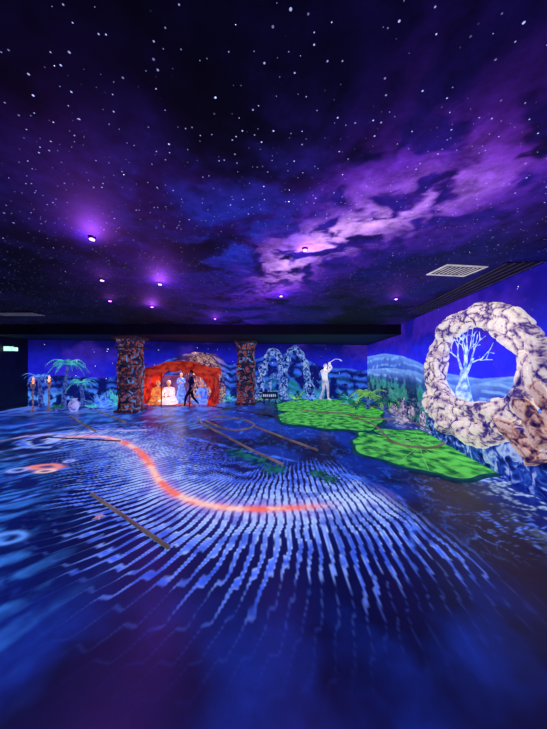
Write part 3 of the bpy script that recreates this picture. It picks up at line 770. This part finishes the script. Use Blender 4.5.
Sit=dict(pel=(0,0,.16),sp=(0,-.01,.33),ch=(0,-.03,.55),nk=(0,-.04,.70),hd=(0,-.06,.77),shl=(.17,-.03,.62),shr=(-.17,-.03,.62),ell=(.24,-.14,.4),elr=(-.24,-.14,.4),wrl=(.12,-.32,.34),wrr=(-.12,-.32,.34),hal=(.06,-.37,.34),har=(-.06,-.37,.34),
   hil=(.1,-.02,.14),hir=(-.1,-.02,.14),knl=(.34,-.32,.14),knr=(-.34,-.32,.14),anl=(-.02,-.42,.09),anr=(.04,-.34,.09),tol=(-.12,-.46,.07),tor=(.14,-.40,.07))
for (dx,dy,rz,mm) in [(-1.0,-.02,.5,m_ro),(-.5,.02,.1,m_rw),(1.05,.05,-.4,m_rb)]:
    l=at(180,13.0)+Vector((dx,dy,.045))
    h_=human('seated_nomad',Sit,l,rz,1.25,[m_skl,mm,mm,mm],{'*':1,'wrl-hal':0,'wrr-har':0,'nk-hd':0})
    b=MB(); vv=[];ff=[]
    for i in range(9):
        t=i/8; z=.42*(1-t)+.01
        for k in range(28):
            a=2*math.pi*k/28; r=(.15+.2*t**.8)*(1+.07*t*math.sin(a*7)); vv.append((r*1.05*math.cos(a),r*.9*math.sin(a)-.06*t,z))
    for i in range(8):
        for k in range(28):
            k2=(k+1)%28; ff.append((i*28+k,(i+1)*28+k,(i+1)*28+k2,i*28+k2))
    b.add(vv,ff,0); b.build('robe_skirt',[mm],True,h_)
St=dict(stand); St.update(elr=(-.22,-.12,1.2),wrr=(-.08,-.3,1.2),har=(-.02,-.36,1.24),ell=(.22,-.12,1.2),wrl=(.08,-.3,1.2),hal=(.03,-.36,1.24))
for (dx,mm,m2,s_) in [(-.02,m_rb,m_rw,.9)]:
    l=at(180,13.0)+Vector((dx,.22,.045))
    h_=human('standing_nomad',St,l,.2,s_,[m_skl,mm,mm,m2],{'*':1,'wrl-hal':0,'wrr-har':0,'nk-hd':0})
    b=MB(); vv=[];ff=[]
    for i in range(10):
        t=i/9; z=1.05*(1-t)+.01
        for k in range(24):
            a=2*math.pi*k/24; r=(.16+.12*t)*(1+.08*t*math.sin(a*6)); vv.append((r*1.1*math.cos(a),r*.9*math.sin(a),z))
    for i in range(9):
        for k in range(24):
            k2=(k+1)%24; ff.append((i*24+k,(i+1)*24+k,(i+1)*24+k2,i*24+k2))
    b.add(vv,ff,0); b.build('robe_skirt',[mm],True,h_)

# =============== BLUE ROCK GROTTO (centre back) ===============
m_grot=rockmat('grotto_blue_rock',[C(6,10,60),C(24,56,150),C(70,120,215),C(185,210,255)],.5,6)
def arcrock(pts,D,rs,b,seed=0):
    P=[dp(x,y,D*K) for x,y in pts]
    for p in P: p.z=max(p.z,0)
    Q=cr(P,8);RR=[]
    for i in range(len(P)-1):
        for k in range(8): RR.append(K*(rs[i]*(1-k/8)+rs[i+1]*k/8))
    RR.append(K*rs[-1])
    def dsp(q,p,an,i):
        d=q-p; q=p+d*(1+.5*mn.noise(q*2.2+Vector((seed,0,0)))+.15*math.sin(i*300)); q.z=max(q.z,0); return q
    b.tube(Q,RR,18,0,False,up=Vector((0,1,0)),disp=dsp)
b=MB()
arcrock([(260,399),(261,378),(266,361),(274,352),(281,362),(283,380),(284,399)],14.3,[.28,.24,.22,.22,.19,.22,.26],b,1)
arcrock([(284,399),(284,374),(289,354),(297,350),(304,362),(308,380),(311,398)],14.5,[.26,.22,.20,.20,.20,.22,.28],b,5)
arcrock([(270,399),(270,382),(275,374),(280,386),(281,399)],14.1,[.14,.11,.1,.1,.14],b,9)
b.clamp(); b.build('rock_grotto',[m_grot])
m_hut=rockmat('mosaic_dome_rock',[C(20,20,100),C(60,60,130),C(170,120,120),C(245,215,190)],.42,7)
b=MB(); c=at(203,13.95)
vv=[];ff=[]
for i in range(17):
    th=math.pi/2*i/16
    for k in range(32):
        a=2*math.pi*k/32; r=1.1*math.sin(th); f=1+.06*math.sin(a*9)*math.sin(th*10)
        vv.append(c+Vector((r*f*math.cos(a),.3*r*f*math.sin(a),2.45*(math.cos(th)**.8 if th<math.pi/2-.001 else 0))))
for i in range(16):
    for k in range(32):
        k2=(k+1)%32; ff.append((i*32+k,(i+1)*32+k,(i+1)*32+k2,i*32+k2))
b.add(vv,ff,0); b.clamp(); b.build('domed_rock',[m_hut])
b=MB(); c=at(270,13.4)
b.box((-.37,-.03,.22),(.37,.03,.55),0,cen=c)
for x in(-.28,.28): b.tube([c+Vector((x,.0,0)),c+Vector((x,0,.3))],.025,8,0)
for i in range(7): b.box((-.32+i*.09,-.04,.32),(-.27+i*.09,-.03,.45),1,cen=c); b.box((-.32+i*.09,-.042,.37),(-.25+i*.09,-.032,.39),1,cen=c)
b.build('lane_sign',[mat('sign_board',C(30,20,60),.1),mat('sign_letters',C(180,200,255),.8)],False)

# =============== CEILING FITTINGS ===============
m_lens=mat('uv_lamp_lens',C(225,130,255),8,.4,c2=C(215,110,255)); m_hous=mat('lamp_housing',C(16,14,26),0,.4)
def spot(x,y,pw,z=CEIL,s=1.0):
    c=ce(x,y,z); E=MB()
    E.tube([c+Vector((0,0,-.001)),c+Vector((0,0,-.025))],[.05*s,.045*s],18,0)
    E.tube([c+Vector((0,0,-.026)),c+Vector((0,0,-.034))],[.036*s,.03*s],14,1)
    o=E.build('ceiling_spotlight',[m_hous,m_lens])
    ld=bpy.data.lights.new('uv_glow','POINT'); ld.energy=pw; ld.color=(.42,.08,1); ld.shadow_soft_size=.03
    lo=bpy.data.objects.new('uv_glow',ld); lo.location=c+Vector((0,0,-.17)); scene.collection.objects.link(lo); lo.parent=o
for x,y,p in [(92,237,50),(160,283,44),(152,306,28),(102,279,4),(305,248,5),(281,295,14),(396,298,6),(110,300,4),(215,318,8)]: spot(x,y,p,s=.8)
m_vent=mat('vent_metal',C(230,222,215),.5,.4,c2=C(190,180,180)); m_vd=mat('vent_dark',C(14,11,14),0,.7)
c=ce(456,270.5)
b=MB()
for a,d_ in [((-.34,-.21,-.012),(.34,-.17,0)),((-.34,.17,-.012),(.34,.21,0)),((-.34,-.17,-.012),(-.30,.17,0)),((.30,-.17,-.012),(.34,.17,0))]: b.box(a,d_,0,.12,c)
b.box((-.30,-.17,-.006),(.30,.17,-.002),1,.12,c)
for i in range(8): x=-.26+i*.07; b.box((x,-.14,-.010),(x+.022,.14,-.006),0,.12,c)
b.build('air_vent',[m_vent,m_vd],False)
for (x,y) in [(18,313),(18,326)]:
    c=ce(x,y); b=MB(); b.box((-.6,-.18,-.03),(.6,.18,-.001),1,0,c)
    for i in range(4): b.box((-.6,-.18+i*.11,-.05),(.6,-.15+i*.11,-.03),0,0,c)
    b.build('ceiling_grille',[mat('grille_grey',C(110,110,130),.3),m_vd],False)
b=MB(); rz=-math.atan(RWS); p0=Vector((RW0+RWS*5.3-.34,5.3,CEIL))
b.box((-.24,-1.75,-.012),(.24,1.75,-.003),1,rz,p0)
for i in range(5): b.box((-.24+i*.115,-1.75,-.02),(-.22+i*.115,1.75,-.012),0,rz,p0)
b.build('slot_diffuser',[mat('diffuser_grey',C(84,72,90),.25),m_vd],False)
b=MB()
p=dp(5,349,10.3); p.x=-10.75
b.box((-.03,-.2,-.09),(.03,.2,.09),0,0,p); b.box((.031,-.18,-.075),(.036,.18,.075),1,0,p); b.box((-.15,-.02,-.02),(-.03,.02,.02),0,0,p)
b.box((-.14,-.215,-.09),(.24,-.202,.09),1,0,p)
b.build('exit_sign',[m_hous,mat('exit_panel',C(190,255,235),1.6)],False)

# =============== LIGHTS ===============
def area(loc,rot,sx,sy,e,colr,name):
    ld=bpy.data.lights.new(name,'AREA'); ld.shape='RECTANGLE'; ld.size=sx; ld.size_y=sy; ld.energy=e; ld.color=colr
    o=bpy.data.objects.new(name,ld); o.location=loc; o.rotation_euler=rot; scene.collection.objects.link(o); return o
area((-2.5,4.6,3.25),(0,0,0),5,4,14,(.25,.3,1),'uv_wash_light')
area((0,10,2.9),(0,0,0),6,3,22,(.3,.35,1),'uv_wash_light')
sp0=Vector((1.3,3.2,CEIL-.06)); tg=Vector((3.9,4.8,1.9))
ld=bpy.data.lights.new('arch_fill_spot','SPOT'); ld.energy=90; ld.color=(1,.92,.9); ld.spot_size=math.radians(62); ld.spot_blend=.6; ld.shadow_soft_size=.04  # spot added to brighten the arch, it has no fixture
lo=bpy.data.objects.new('arch_fill_spot',ld); lo.location=sp0+(tg-sp0).normalized()*.1; lo.rotation_euler=(tg-sp0).to_track_quat('-Z','Y').to_euler(); scene.collection.objects.link(lo)
ld=bpy.data.lights.new('tent_fill_light','POINT'); ld.energy=10; ld.color=(1,.7,.5); ld.shadow_soft_size=.1  # warm fill added inside the tent, there is no lantern
o=bpy.data.objects.new('tent_fill_light',ld); o.location=at(180,12.75)+Vector((0,0,1.4)); scene.collection.objects.link(o)
w=bpy.data.worlds.new('w'); scene.world=w; w.use_nodes=True; w.node_tree.nodes['Background'].inputs[0].default_value=(.01,.01,.04,1); w.node_tree.nodes['Background'].inputs[1].default_value=.3

# =============== CAMERA ===============
cd=bpy.data.cameras.new('camera'); cd.sensor_fit='HORIZONTAL'; cd.sensor_width=36; cd.lens=36*F/547; cd.clip_start=.05
co=bpy.data.objects.new('camera',cd); co.location=(0,0,H); co.rotation_euler=(math.radians(90),0,0); scene.collection.objects.link(co); scene.camera=co
